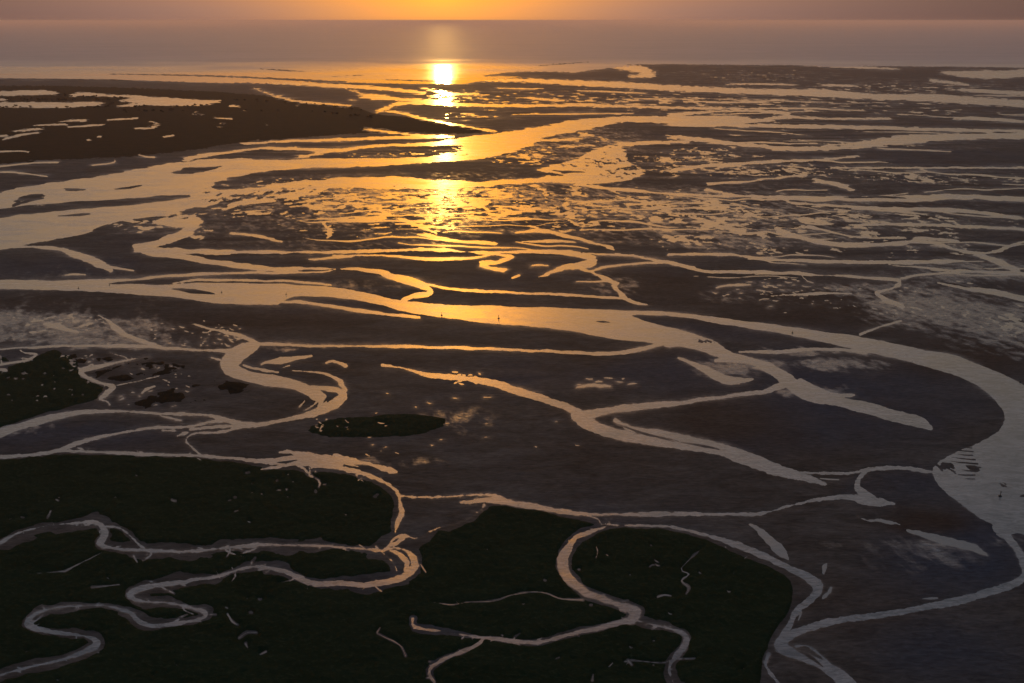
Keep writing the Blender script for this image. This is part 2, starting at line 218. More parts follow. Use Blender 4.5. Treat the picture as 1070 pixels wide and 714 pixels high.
# random glints lying in the marshes
def glints(n, x0, y0, x1, y1, L=3.5, w=1.0, rising=.4):
    n = int(n * .6) if y0 > 420 else n; w *= .85
    for k in range(n):
        x = random.uniform(x0, x1); y = random.uniform(y0, y1); l = L * random.uniform(.25, 1.2); a = random.choice((-1, 1)) * random.uniform(0, rising) * l
        r('pool', [(x, y, w * random.uniform(.3, .8)), (x + l * .5, y + a * .8 + random.uniform(-.5, .5), w * random.uniform(.6, 1.3)), (x + l, y + a, w * random.uniform(.2, .7))], .4)
glints(34, 0, 495, 400, 545); glints(20, 250, 490, 340, 515, 3, 1.3, .8); glints(30, 640, 565, 810, 700, 4, 1.0, .8); glints(26, 0, 590, 400, 714, 3.5, .9); glints(24, 440, 560, 640, 712, 3.5, .9, .7)
glints(34, 0, 374, 92, 425, 3.5, .9, .5); glints(22, 328, 438, 365, 450, 3.5, 1.1, .9); glints(16, 470, 388, 510, 402, 5, 1.8); glints(22, 205, 340, 250, 362, 5, 1.6, .7); glints(26, 120, 382, 200, 425, 5, 1.3, .5)
glints(18, 380, 405, 660, 470, 7, 1.4, .3); glints(40, 150, 335, 250, 362, 5, 1.3); glints(40, 800, 300, 960, 330, 6, 1.2); glints(30, 740, 290, 840, 315, 9, 1.4, .15); glints(10, 380, 460, 460, 480, 5, 1.4); glints(20, 60, 372, 100, 384, 4, 1.4, .6)
glints(10, 600, 395, 660, 405, 9, 1.6, .1); glints(14, 180, 100, 400, 135, 6, .8, .05)
r('pool', [(603,405,1.4),(618,402.6,3.6),(638,403.6,1.4)])

def threads(n, x0, x1, y0, y1, slope, seed):     # long hair-thin braids that join the larger channels
    q = random.Random(seed)
    for k in range(n):
        y = q.uniform(y0, y1); x = q.uniform(x0, x1); L = q.uniform(50, 190); sl = slope + q.gauss(0, .03); m = int(L / 16); w = q.uniform(.7, 1.7) * (.55 + .45 * (y - 60) / 240 + .2); sc = .25 + (y - 60) / 160
        pts = []; yy = y
        for i in range(m + 1):
            pts.append((x + i * 16 + q.uniform(-4, 4), yy, w * math.sin(math.pi * (i + .4) / (m + .8)) ** .6 + .1)); yy += 16 * sl + q.gauss(0, .9) * sc
        r('pool', pts)
threads(24, 640, 1060, 95, 230, .015, 5); threads(15, 660, 1040, 215, 300, .04, 6); threads(14, 380, 620, 195, 262, .02, 8); threads(12, 520, 900, 84, 125, .03, 9); threads(8, 230, 420, 205, 250, -.02, 10)
_side = []
for key, pts, mg in R:      # little side gullies that notch the creek banks
    if key in ('west_creek', 'looping_creek', 'curved_creek', 'trunk_creek', 'small_creek') and len(pts) > 5:
        for a, b in zip(pts[:-1], pts[1:]):
            L = math.hypot(b[0]-a[0], b[1]-a[1])
            for k in range(int(L / 7 + random.random())):
                if random.random() < .62: continue
                t = random.random(); sg = random.choice((-1, 1)); nx, ny = -(b[1]-a[1]) / (L + .01) * sg, (b[0]-a[0]) / (L + .01) * sg
                x, y = a[0] + (b[0]-a[0])*t, a[1] + (b[1]-a[1])*t; l = random.uniform(3, 8) + (random.random() < .12) * 12; j = random.uniform(-.7, .7); tx, ty = -ny, nx
                ny *= .55
                _side.append((key, [(x, y, 1.5), (x + (nx + j*tx)*l*.5, y + (ny + j*ty*.5)*l*.5, 1.0), (x + (nx + 1.6*j*tx + random.uniform(-.4,.4))*l, y + (ny + j*ty*.6)*l, .3)], 1.0))
R += _side
# ------------------------------------------------------------------ spline helpers
def smooth(pts, closed=False, step=3.0):
    P = np.array([(p + (0,))[:3] if len(p) == 2 else p for p in pts], float); n = len(P); out = []
    rng = range(n) if closed else range(n - 1)
    for i in rng:
        if closed: a, b, c, d = P[i-1], P[i], P[(i+1) % n], P[(i+2) % n]
        else: a, b, c, d = P[max(i-1, 0)], P[i], P[i+1], P[min(i+2, n-1)]
        m = max(2, int(np.hypot(*(c - b)[:2]) / step))
        for k in range(m):
            t = k / m
            q = .5 * ((2*b) + (c-a)*t + (2*a-5*b+4*c-d)*t*t + (3*b-a-3*c+d)*t**3)
            q[2] = b[2] + (c[2] - b[2]) * t
            out.append(q)
    if not closed: out.append(P[-1])
    return np.array(out)

# ------------------------------------------------------------------ ground lattice (denser near the surveyed area)
us = np.concatenate([np.arange(-420, -20, 4.0), np.arange(-20, 1090, .95), np.arange(1090, 1500, 4.0)])
vs = np.concatenate([np.arange(60, 130, .42), np.arange(130, 270, .5), np.arange(270, 720, .85), np.arange(720, 930, 4.0)])
NU, NV = len(us), len(vs)
U, V = np.meshgrid(us, vs)
X, Y = G(U, V)
far = sstep(420, 90, V)
# domain warp in ground space keeps shorelines ragged
L1 = 22 + 50 * far
wu = fbm(X / 45, Y / 45, 5, 3) * (1.6 + 5.0 * far)
wv = fbm(X / 38, Y / 60, 5, 41) * (.7 + .35 * sstep(250, 420, V))
UW, VW = U + wu, V + wv

mgn = 1 + 1.7 * fbm(X / 40, Y / 40, 4, 64)
wn = fbm(X / 55, Y / 70, 4, 61); en = fbm(X / 7, Y / 9, 4, 62, .65)
en2 = fbm(X / 24, Y / 24, 4, 66)
EDGE = .40 + .85 * sstep(330, 520, V) 
F = np.full(U.shape, -14.0); KEYF = np.full(U.shape, -1, int); CREEK = np.full(U.shape, -30.0)
KEYS = []
def kid(k):
    if k not in KEYS: KEYS.append(k)
    return KEYS.index(k)
def window(x0, x1, y0, y1, pad):
    i0 = np.searchsorted(us, x0 - pad); i1 = np.searchsorted(us, x1 + pad)
    j0 = np.searchsorted(vs, y0 - pad); j1 = np.searchsorted(vs, y1 + pad)
    return slice(j0, j1), slice(i0, i1)
def ribbon_field(pts, sl, uw, vw):
    best = np.full(uw.shape, -30.0)
    S = smooth(pts)
    for a, b in zip(S[:-1], S[1:]):
        dx, dy = b[0] - a[0], b[1] - a[1]; L = dx*dx + dy*dy + 1e-9
        pad = 17
        mx = (uw > min(a[0], b[0]) - pad) & (uw < max(a[0], b[0]) + pad) & (vw > min(a[1], b[1]) - pad) & (vw < max(a[1], b[1]) + pad)
        idx = np.nonzero(mx)
        if len(idx[0]) == 0: continue
        u_, v_ = uw[idx], vw[idx]
        t = np.clip(((u_ - a[0]) * dx + (v_ - a[1]) * dy) / L, 0, 1)
        d = np.hypot(u_ - a[0] - t*dx, v_ - a[1] - t*dy)
        f = (a[2] + (b[2] - a[2]) * t) / 2 - d
        best[idx] = np.maximum(best[idx], f)
    return best
def poly_field(pts, uw, vw, sm=True, pad=16):
    S = smooth(pts, True, 8.0)[:, :2] if sm else np.array(pts, float)
    inside = np.zeros(uw.shape, bool); dist = np.full(uw.shape, 40.0)
    n = len(S)
    for i in range(n):
        ax, ay = S[i]; bx, by = S[(i+1) % n]
        c = ((ay > vw) != (by > vw))
        if ay != by: inside ^= c & (uw < (bx - ax) * (vw - ay) / (by - ay) + ax)
        mx = (uw > min(ax, bx) - pad) & (uw < max(ax, bx) + pad) & (vw > min(ay, by) - pad) & (vw < max(ay, by) + pad)
        idx = np.nonzero(mx)
        if len(idx[0]) == 0: continue
        dx, dy = bx - ax, by - ay; L = dx*dx + dy*dy + 1e-9
        u_, v_ = uw[idx], vw[idx]
        t = np.clip(((u_ - ax) * dx + (v_ - ay) * dy) / L, 0, 1)
        dist[idx] = np.minimum(dist[idx], np.hypot(u_ - ax - t*dx, v_ - ay - t*dy))
    return np.where(inside, dist, -dist)
for key, pts in POLY:
    xs = [p[0] for p in pts]; ys = [p[1] for p in pts]; w = window(min(xs), max(xs), min(ys), max(ys), 20)
    f = poly_field(pts, UW[w], VW[w]); k = kid(key)
    f = f + wn[w] * .8 + EDGE[w] * en[w]
    m = f > F[w]; F[w] = np.where(m, f, F[w]); KEYF[w] = np.where(m, k, KEYF[w]); CREEK[w] = np.maximum(CREEK[w], f + 1.5)
for key, pts, mg in R:
    xs = [p[0] for p in pts]; ys = [p[1] for p in pts]; w = window(min(xs), max(xs), min(ys), max(ys), 22)
    if U[w].size == 0: continue
    nar = max(p[2] for p in pts) < 2.1 and key in ('pool', 'reserve_pond')
    f = ribbon_field(pts, w, U[w] + wu[w] * (.5 if nar else 1), V[w] + wv[w] * (.4 if nar else 1)); k = kid(key)
    if mg > 2.2: f0 = ribbon_field(pts, w, U[w] + wu[w] + 2.2 * wn[w], V[w] + wv[w] + 3.2 * en2[w])
    else: f0 = f
    cmarg = np.maximum(f, f0) + mg * np.clip(mgn[w], .25, 2.2)
    if mg > 2: f = f - .7
    f = f + wn[w] * min(1.6, .22 * max(p[2] for p in pts)) + (0 if nar else EDGE[w] * en[w])
    m = f > F[w]; F[w] = np.where(m, f, F[w]); KEYF[w] = np.where(m, k, KEYF[w]); CREEK[w] = np.maximum(CREEK[w], cmarg)
for pts in ISL:
    xs = [p[0] for p in pts]; ys = [p[1] for p in pts]; w = window(min(xs), max(xs), min(ys), max(ys), 20)
    F[w] = np.minimum(F[w], -ribbon_field(pts, w, UW[w], VW[w]))
# sea: everything beyond the low-water line
def curve(u, pts):
    return np.interp(u, [p[0] for p in pts], [p[1] for p in pts])
shore = curve(UW, [(-500,84),(0,81.8),(118,83.0),(200,86),(240,87),(300,85.5),(350,86),(420,87.5),(485,88),(510,83),(560,79.5),(600,76),(643,70),(660,67.2),(710,67.3),(845,68.3),(1070,70.7),(1500,76)])
sea_f = (shore - VW) * 1.0
FS = sea_f
F = np.maximum(F, FS)
SEA = kid('sea'); KEYF = np.where(FS > -1.0, SEA, KEYF)
for pts in ([(111,77.6,.5),(200,79,1.4),(280,82,1.8),(360,86.6,3)],[(505,79.5,.8),(540,77.6,5),(580,78.6,7),(620,80.3,7),(648,82,3)],[(270,72,.4),(300,74,1.2),(320,75,.4)],[(400,83.4,.6),(440,84.5,1.4),(470,85,.6)],[(560,69,.5),(600,66,.9),(615,65,.4)],[(345,80,.5),(380,78.6,.8)]):
    xs = [p[0] for p in pts]; ys = [p[1] for p in pts]; w = window(min(xs), max(xs), min(ys), max(ys), 14)
    F[w] = np.minimum(F[w], -ribbon_field(pts, w, UW[w], VW[w]))
# wet sand ripples with standing water
ZONES = [(410,165,60,9,.7),(480,158,50,5,.8),(600,146,62,13,.9),(550,164,50,11,.9),(745,160,60,12,.85),(820,142,70,7,.6),(310,196,90,12,.75),(470,206,230,14,.95),(430,217,190,12,.85),(560,222,170,15,.7),(700,214,90,15,.85),(740,232,66,20,.9),(850,232,100,18,.85),(965,238,90,14,.8),(600,240,60,8,.6),(430,238,90,13,.65),(250,222,60,9,.6),(165,238,60,12,.75),(110,233,60,9,.6),(30,209,40,8,.7),(470,103,40,8,.8),(500,121,60,6,.65),(600,106,140,6,.6),(820,108,280,8,.7),(960,92,140,9,.7),(780,80,120,8,.55),(1000,188,100,8,.75),(920,182,120,8,.6),(800,178,110,9,.8),(700,172,60,14,.85),(980,150,110,7,.45),(790,128,60,6,.6),(930,118,160,5,.6),(640,120,60,5,.5),(940,262,120,10,.65),(720,250,80,12,.6),(800,262,80,9,.6),(600,98,200,7,.55),(370,78,120,6,.3),(20,340,140,17,.62),(110,345,40,14,.6),(965,320,56,20,.6),(1050,338,54,22,.72),(1040,290,60,12,.6),(800,300,60,8,.5),(860,312,60,8,.55),(640,252,60,8,.4),(340,240,60,12,.45),(240,250,60,8,.35),(1000,225,90,9,.7),(330,154,80,7,.5),(1010,480,26,20,.0)]
ZN = np.zeros(U.shape)
for cx, cy, rx, ry, st in ZONES:
    e = np.exp(-(((U - cx) / rx) ** 2 + ((V - cy) / ry) ** 2) ** 1.3)
    ZN = 1 - (1 - ZN) * (1 - st * e)
wA = sstep(330, 260, V) ; wB = sstep(170, 120, V)
nzA = fbm(X / 13, Y / 17, 4, 11, .6); nzB = fbm(X / 24 + .7 * fbm(X / 90, Y / 90, 3, 90), Y / 30, 5, 12, .62); nzC = fbm(X / 75, Y / 110, 5, 13, .62)
nz1 = nzA * (1 - wA) + nzB * wA * (1 - wB) + nzC * wB
nz2 = fbm(X / 110, Y / 150, 4, 57)
st0 = fbm((X * .9 + Y * .2) / 70, (Y * .9 - X * .35) / 100, 5, 150, .6)
spk = (.85 * nz1 + .6 * st0 + .25 * nz2) - (1.02 - 1.02 * ZN) 
spk = spk - sstep(.25, .02, ZN) * 3
SPF = np.clip(spk * 4.5, -6, 2.5)
FW = np.maximum(F, SPF)
NEG = np.zeros(U.shape)
for cx, cy, rx, ry, st in [(650,176,42,12,.8),(600,172,30,8,.5),(470,157,30,5,.75),(300,203,70,9,.8),(400,200,90,6,.6),(205,226,34,8,.85),(150,250,40,8,.6),(700,160,90,10,.5),(845,398,20,7,.5),(735,352,40,10,.42),(1000,485,22,20,.62),(870,152,60,4,.6),(250,306,60,6,.35),(560,400,30,14,.5),(60,212,60,9,.55),(340,92,60,4,.5),(240,205,40,8,.6),(590,424,14,8,.5),(760,375,30,6,.5),(640,335,60,12,.15),(330,485,40,6,.45),(1050,500,40,50,.22),(420,585,16,14,.4),(620,560,14,10,.35),(200,440,60,10,.3)]:
    NEG = 1 - (1 - NEG) * (1 - st * np.exp(-(((U - cx) / rx) ** 2 + ((V - cy) / ry) ** 2) ** 1.3))
ng = (fbm(X / 24 + 5, Y / 60, 6, 121, .62) + .4 * nz2) - (.95 - 1.0 * NEG) - sstep(.2, .02, NEG) * 3
FW = np.minimum(FW, -np.clip(ng * 3.5, -6, 2.0) + np.where(ng > 0, 0, 0)) if True else FW
FW = np.where(ng < -1.0, np.maximum(F, SPF), FW)
NOCLEAR = KEYF.copy()
KEYF = np.where((F < -.6) & (SPF > -1.2), kid('pool'), KEYF)

# soft fields for sediment colour / dampness
def blob(lst):
    a = np.zeros(U.shape)
    for cx, cy, rx, ry, st in lst:
        a = 1 - (1 - a) * (1 - st * np.exp(-(((U + wu*2 - cx) / rx) ** 2 + ((V + wv*4 - cy) / ry) ** 2) ** 1.5))
    return a
nb = fbm(X / 160, Y / 260, 5, 70); ns = fbm(X / 260 + Y / 500, Y / 60, 5, 72)
SLATE = np.clip(blob([(890,425,120,42,.95),(800,465,90,16,.8),(720,385,90,22,.6),(1000,585,90,40,.8),(930,510,60,20,.6),(80,455,120,14,.5),(1000,680,90,36,.6),(520,290,80,20,.35),(560,330,120,10,.3),(760,345,120,10,.7),(60,280,120,12,.5),(940,170,180,20,.4),(600,395,100,20,.5)]) + .45 * nb, 0, 1)
RUST = np.clip(blob([(755,440,72,26,.9),(900,325,190,24,.85),(1010,372,80,22,.95),(250,338,130,14,.8),(965,545,46,15,1.),(40,318,160,10,.6),(700,300,60,18,.6),(650,480,90,30,.35),(880,640,90,40,.35),(700,365,60,12,.3),(120,470,140,10,.3)]) * (.85 + .5 * nb) + .5 * np.clip(-nb - .12, 0, 1), 0, 1)
WETL = [(20,342,110,17,1.),(110,348,60,14,.9),(965,322,60,20,1.),(1050,338,60,24,1.),(450,212,240,26,.4),(750,235,120,30,.3),(600,150,80,20,.4),(760,385,34,12,.75),(790,380,34,7,.5),(880,381,50,6,.85),(880,367,80,4,.7),(25,447,46,7,.6),(845,408,40,7,.8),(480,440,46,14,.28),(960,585,60,16,.25),(930,570,80,8,.22),(395,482,90,6,.3),(640,296,30,12,.45),(1010,285,80,14,.5),(900,305,90,8,.35),(250,364,140,3,.3),(100,358,90,5,.6),(1060,365,30,10,.3),(470,210,200,24,.3),(820,225,240,34,.22),(350,252,200,20,.18),(1050,560,24,12,.3),(90,300,120,30,.12),(790,310,60,7,.3),(370,300,60,8,.2)]
WET = blob(WETL)
st1 = fbm((X * .55 + Y * .22) / 30, (Y * .9 - X * .35) / 160, 6, 140, .6)
WET = np.clip(WET * 1.3 + (WET > .02) * np.minimum(1, WET * 4) * (.75 * st1 + .45 * ns + .3 * nz1 + .9 * fbm(X / 16 + Y / 60, Y / 26, 4, 161, .6)) - .16, 0, 1)
RIM = np.exp(-np.clip(-FW, 0, 9) / (1.1 + .9 * sstep(520, 400, V))) * .45            # damp margin beside water
WET = np.clip(np.maximum(WET * .9, RIM * np.clip(.25 + .3 * sstep(500, 440, V) + 1.7 * ns, 0, 1.6)), 0, 1)

# height of the mud, metres
PX = np.abs(np.gradient(X, axis=1) / np.gradient(U, axis=1))      # metres per survey px
Zmud = np.where(FW > 0, -FW * .09, .5 * (1 - np.exp(FW * .16)))
Zmud = np.clip(Zmud, -.6, .6)
dry = np.clip(-FW / 5, 0, 1)
Zmud = Zmud + dry * (.16 * fbm(X / 70, Y / 34, 4, 21) + .09 * fbm(X / 12, Y / 7, 4, 23))
Zmud[:, :2] = -.7; Zmud[:, -2:] = -.7; Zmud[-2:, :] = -.7

# ------------------------------------------------------------------ mesh helpers
def mesh_from(name, verts, quads, smooth_shade=True):
    me = bpy.data.meshes.new(name)
    nv, nq, k = len(verts), len(quads), quads.shape[1]
    me.vertices.add(nv); me.vertices.foreach_set('co', np.ascontiguousarray(verts, np.float32).ravel())
    me.loops.add(nq * k); me.loops.foreach_set('vertex_index', np.ascontiguousarray(quads, np.int32).ravel())
    me.polygons.add(nq); me.polygons.foreach_set('loop_start', np.arange(0, nq * k, k, dtype=np.int32))
    me.polygons.foreach_set('use_smooth', np.full(nq, smooth_shade, bool))
    me.update(calc_edges=True)
    return me
def add_obj(name, me, mat=None, parent=None):
    o = bpy.data.objects.new(name, me); COL.objects.link(o)
    if mat: me.materials.append(mat)
    if parent: o.parent = parent
    return o
def attr(me, name, vals):
    a = me.attributes.new(name, 'FLOAT', 'POINT'); a.data.foreach_set('value', np.ascontiguousarray(vals, np.float32).ravel())
def tag(o, label=None, cat=None, group=None, kind=None):
    if label: o['label'] = label
    if cat: o['category'] = cat
    if group: o['group'] = group
    if kind: o['kind'] = kind
IDX = np.arange(NU * NV).reshape(NV, NU)
QA = np.stack([IDX[:-1, :-1], IDX[1:, :-1], IDX[1:, 1:], IDX[:-1, 1:]], -1)   # (NV-1, NU-1, 4), normals up
def sheet(name, Z, mask_q, mat, attrs):
    q = QA[mask_q]; used = np.unique(q); remap = np.full(NU * NV, -1, np.int64); remap[used] = np.arange(len(used))
    V3 = np.stack([X.ravel()[used], Y.ravel()[used], Z.ravel()[used]], -1)
    me = mesh_from(name, V3, remap[q])
    for k, a in attrs.items(): attr(me, k, a.ravel()[used])
    return add_obj(name, me, mat)

# ------------------------------------------------------------------ materials
def new_mat(name):
    m = bpy.data.materials.new(name); m.use_nodes = True; nt = m.node_tree
    b = nt.nodes['Principled BSDF']; return m, nt, b
def nd(nt, t, **kw):
    n = nt.nodes.new(t)
    for k, v in kw.items(): setattr(n, k, v)
    return n
def noise_node(nt, scale, detail=4, rough=.55, vec=None, dist=0):
    n = nd(nt, 'ShaderNodeTexNoise'); n.inputs['Scale'].default_value = scale; n.inputs['Detail'].default_value = detail
    n.inputs['Roughness'].default_value = rough; n.inputs['Distortion'].default_value = dist
    if vec is not None: nt.links.new(vec, n.inputs['Vector'])
    return n.outputs['Fac']
def coords(nt, sx=1, sy=1, sz=1, rot=0):
    g = nd(nt, 'ShaderNodeNewGeometry'); mp = nd(nt, 'ShaderNodeMapping'); nt.links.new(g.outputs['Position'], mp.inputs['Vector'])
    mp.inputs['Scale'].default_value = (sx, sy, sz); mp.inputs['Rotation'].default_value = (0, 0, rot); return mp.outputs['Vector']
def ramp(nt, fac, stops):
    c = nd(nt, 'ShaderNodeValToRGB'); nt.links.new(fac, c.inputs['Fac']); e = c.color_ramp.elements
    while len(e) < len(stops): e.new(.5)
    for i, (p, col) in enumerate(stops): e[i].position = p; e[i].color = (*col, 1) if len(col) == 3 else col
    return c.outputs['Color']
def mixc(nt, fac, a, b):
    m = nd(nt, 'ShaderNodeMix', data_type='RGBA')
    if isinstance(fac, float): m.inputs[0].default_value = fac
    else: nt.links.new(fac, m.inputs[0])
    for s, x in ((6, a), (7, b)):
        if isinstance(x, tuple): m.inputs[s].default_value = (*x, 1)
        else: nt.links.new(x, m.inputs[s])
    return m.outputs[2]
def math_(nt, op, a, b=None, clamp=False):
    m = nd(nt, 'ShaderNodeMath', operation=op, use_clamp=clamp)
    for i, x in enumerate((a, b)):
        if x is None: continue
        if isinstance(x, (int, float)): m.inputs[i].default_value = x
        else: nt.links.new(x, m.inputs[i])
    return m.outputs[0]
def maprange(nt, v, a, b, c, d):
    m = nd(nt, 'ShaderNodeMapRange'); nt.links.new(v, m.inputs[0])
    for i, x in enumerate((a, b, c, d)): m.inputs[i + 1].default_value = x
    return m.outputs[0]
def bump(nt, b, h, strength, dist):
    n = nd(nt, 'ShaderNodeBump'); n.inputs['Strength'].default_value = strength; n.inputs['Distance'].default_value = dist
    nt.links.new(h, n.inputs['Height']); nt.links.new(n.outputs['Normal'], b.inputs['Normal'])
def attr_node(nt, name):
    a = nd(nt, 'ShaderNodeAttribute'); a.attribute_name = name; return a.outputs['Fac']

# silty water
def water_mat(name, silt=(.038, .040, .042), silt2=(.23, .225, .22), rough=.15, spec=.8, bscale=.25, bstr=.25, coat=1.0, sc=1.0):
    m, nt, b = new_mat(name)
    n1 = noise_node(nt, .012 * sc, 6, .6, coords(nt, 1, 2.2), 1.2); n2 = noise_node(nt, .07 * sc, 6, .65, coords(nt, 1, 2.4, 1, .35), 1.4)
    f = maprange(nt, math_(nt, 'ADD', math_(nt, 'MULTIPLY', n1, .7), math_(nt, 'MULTIPLY', n2, .8)), .62, .92, 0, 1)
    nt.links.new(mixc(nt, f, silt, silt2), b.inputs['Base Color'])
    nt.links.new(maprange(nt, n1, .3, .7, rough * .5, rough * 2.2), b.inputs['Roughness'])
    if coat: b.inputs['Coat Weight'].default_value = coat; b.inputs['Coat Roughness'].default_value = .42; b.inputs['Coat IOR'].default_value = 1.33
    b.inputs['IOR'].default_value = 1.333; b.inputs['Specular IOR Level'].default_value = spec
    h = math_(nt, 'ADD', noise_node(nt, bscale, 4, .6, coords(nt, 1, 1.6)), math_(nt, 'MULTIPLY', noise_node(nt, bscale * 6, 2, .6, coords(nt)), .25))
    bump(nt, b, h, bstr, .25)
    return m
M_WATER = water_mat('silty_water')
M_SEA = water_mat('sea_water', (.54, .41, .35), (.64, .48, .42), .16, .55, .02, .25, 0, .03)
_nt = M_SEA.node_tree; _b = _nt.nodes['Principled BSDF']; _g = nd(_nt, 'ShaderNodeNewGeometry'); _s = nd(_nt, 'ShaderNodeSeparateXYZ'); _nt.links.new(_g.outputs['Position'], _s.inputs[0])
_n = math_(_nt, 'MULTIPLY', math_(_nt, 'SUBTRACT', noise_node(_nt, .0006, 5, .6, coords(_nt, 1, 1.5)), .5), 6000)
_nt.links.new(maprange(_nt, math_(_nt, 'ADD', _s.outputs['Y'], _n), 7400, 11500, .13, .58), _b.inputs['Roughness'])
M_POOL = water_mat('shallow_pool_water', (.11, .10, .088), (.16, .145, .125), .14, .8)

# tidal mud
M_MUD, nt, b = new_mat('tidal_mud')
A1 = noise_node(nt, .015, 7, .62, coords(nt, 1, 2.4), 1.0); A2 = noise_node(nt, .11, 6, .65, coords(nt, 1, 3.2, 1, .15), .6); A3 = noise_node(nt, .9, 4, .6, coords(nt))
base = ramp(nt, A1, [(.3, (.042, .0385, .0355)), (.5, (.075, .0675, .062)), (.7, (.112, .101, .093))])
base = mixc(nt, math_(nt, 'MULTIPLY', attr_node(nt, 'slate'), .9), base, (.040, .052, .076))
base = mixc(nt, math_(nt, 'MULTIPLY', attr_node(nt, 'rust'), .85), base, (.048, .030, .021))
v = nd(nt, 'ShaderNodeMix', data_type='RGBA', blend_type='MULTIPLY'); v.inputs[0].default_value = 1.0
nt.links.new(base, v.inputs[6]); nt.links.new(ramp(nt, A2, [(.25, (.55, .55, .55)), (.5, (1, 1, 1)), (.78, (1.65, 1.6, 1.55))]), v.inputs[7])
wetm = math_(nt, 'MULTIPLY', attr_node(nt, 'wet'), maprange(nt, math_(nt, 'ADD', A2, math_(nt, 'MULTIPLY', A3, .3)), .45, .85, .2, 1.15), True)
nt.links.new(mixc(nt, math_(nt, 'MULTIPLY', wetm, .95), v.outputs[2], (.24, .23, .22)), b.inputs['Base Color'])
nt.links.new(maprange(nt, wetm, 0, .8, .75, .16), b.inputs['Roughness'])
nt.links.new(maprange(nt, wetm, 0, .9, .06, .85), b.inputs['Specular IOR Level']); b.inputs['IOR'].default_value = 1.36
bump(nt, b, math_(nt, 'ADD', math_(nt, 'MULTIPLY', A2, 1.0), math_(nt, 'MULTIPLY', noise_node(nt, .35, 5, .65, coords(nt, 1, 3.5, 1, -.2), .5), .5)), .5, .5)

def marsh_mat(name, c1, c2, c3, bs=.6):
    m, nt, b = new_mat(name)
    n1 = noise_node(nt, .02, 6, .6, coords(nt, 1, 1.8), .8); n2 = noise_node(nt, .25, 6, .7, coords(nt, 1, 1.5))
    c = mixc(nt, maprange(nt, n1, .35, .65, 0, 1), c1, c2); c = mixc(nt, maprange(nt, n2, .52, .75, 0, .8), c, c3)
    nt.links.new(c, b.inputs['Base Color']); b.inputs['Roughness'].default_value = .95; b.inputs['Specular IOR Level'].default_value = .02
    bump(nt, b, math_(nt, 'ADD', n2, math_(nt, 'MULTIPLY', noise_node(nt, 1.2, 4, .7, coords(nt)), .5)), bs, .8)
    return m
M_MARSH = marsh_mat('salt_marsh_grass', (.0075, .0200, .0095), (.0140, .0280, .0135), (.038, .056, .028), 1.0)
M_SCRUB = marsh_mat('brown_scrub', (.016, .013, .008), (.024, .018, .011), (.034, .026, .017))
M_RESERVE = marsh_mat('reserve_meadow', (.022, .018, .011), (.036, .026, .015), (.05, .032, .02))

# ------------------------------------------------------------------ mudflat sheet
full = np.ones((NV - 1, NU - 1), bool)
# drop mud cells that lie far under deep sea, nothing would ever show there
mud = sheet('mudflat', Zmud, full, M_MUD, {'wet': WET, 'slate': SLATE, 'rust': RUST})
tag(mud, 'dark brown and slate tidal mudflat laced with channels', kind='structure')

# ------------------------------------------------------------------ salt marshes
MARSH = [
 ('salt_marsh', 'dark green salt marsh between the curved creek and the left winding creek', M_MARSH,
  [(-60,486),(0,481),(60,475),(150,477),(210,479),(260,486),(290,491),(320,493),(350,494),(372,499),(395,508),(409,520),(411,540),(409,556),(398,560),(385,571),(360,571),(303,570),(269,570),(199,576),(162,576),(125,574),(105,569),(110,560),(104,547),(77,547),(50,550),(20,557),(0,567),(-60,600)]),
 ('salt_marsh', 'large dark green salt marsh across the bottom left with looping creeks', M_MARSH,
  [(-60,600),(0,567),(20,557),(50,550),(77,547),(104,547),(110,560),(105,569),(125,574),(162,576),(199,576),(269,570),(303,571),(360,574),(388,578),(402,585),(412,595),(440,600),(436,577),(450,566),(460,554),(478,549.5),(498,542),(509,532),(525,528),(545,530),(570,536),(600,543),(620,549),(606,553),(592,563),(584,576),(588,590),(597,608),(612,620),(630,626),(651,634),(666,641),(669,650),(696,656),(716,662),(717,671),(706,686),(699,698),(704,720),(704,760),(700,930),(-60,930)]),
 ('salt_marsh', 'rounded dark green salt marsh right of the trunk creek', M_MARSH,
  [(645,552),(680,553),(710,557),(745,567),(770,579),(800,592),(818,600),(826,612),(827,630),(818,648),(806,664),(802,680),(796,700),(794,760),(790,930),(704,930),(704,760),(704,720),(699,698),(706,686),(717,671),(716,662),(696,656),(669,650),(666,641),(651,634),(630,626),(612,620),(602,608),(597,590),(604,572),(618,562)]),
 ('salt_marsh', 'dark green marsh patch on the left above the grey channel', M_MARSH,
  [(-60,380),(0,372),(14,380),(40,372),(56,366),(75,374),(84,384),(86,392),(96,399),(109,404),(108,411),(98,419),(75,424),(50,431),(20,441),(0,447),(-60,460)]),
 ('salt_marsh', 'small dark lens of marsh with bright pools along its rim', M_MARSH,
  [(322,450),(335,441),(370,436),(420,434),(458,436),(466,441),(455,449),(420,456),(380,458),(345,457)]),
 ('scrub_flat', 'brown scrubby flat around the small winding creek', M_SCRUB,
  [(90,372),(110,373),(150,374),(190,381),(200,386),(175,392),(150,394),(125,401),(112,399),(96,392),(92,384),(70,376),(64,368)]),
 ('scrub_flat', 'brown mottled scrub flat left of the loop river', M_SCRUB,
  [(135,424),(160,412),(190,403),(230,397),(262,404),(250,412),(215,420),(180,424),(150,428)]),
 ('reserve_meadow', 'dim brown coastal meadow with ponds at far left', M_RESERVE,
  [(-420,93),(0,90),(100,91),(180,94),(250,98),(330,106),(372,112),(390,119),(440,124),(480,131),(505,138),(470,139.6),(420,138),(360,140.5),(300,145),(250,149),(200,157),(140,163),(90,166),(30,168),(0,172),(-420,190)]),
]
hm = .10 + .75 * np.clip(fbm(X / 7, Y / 8, 4, 33, .6) + .45, 0, 1.3)
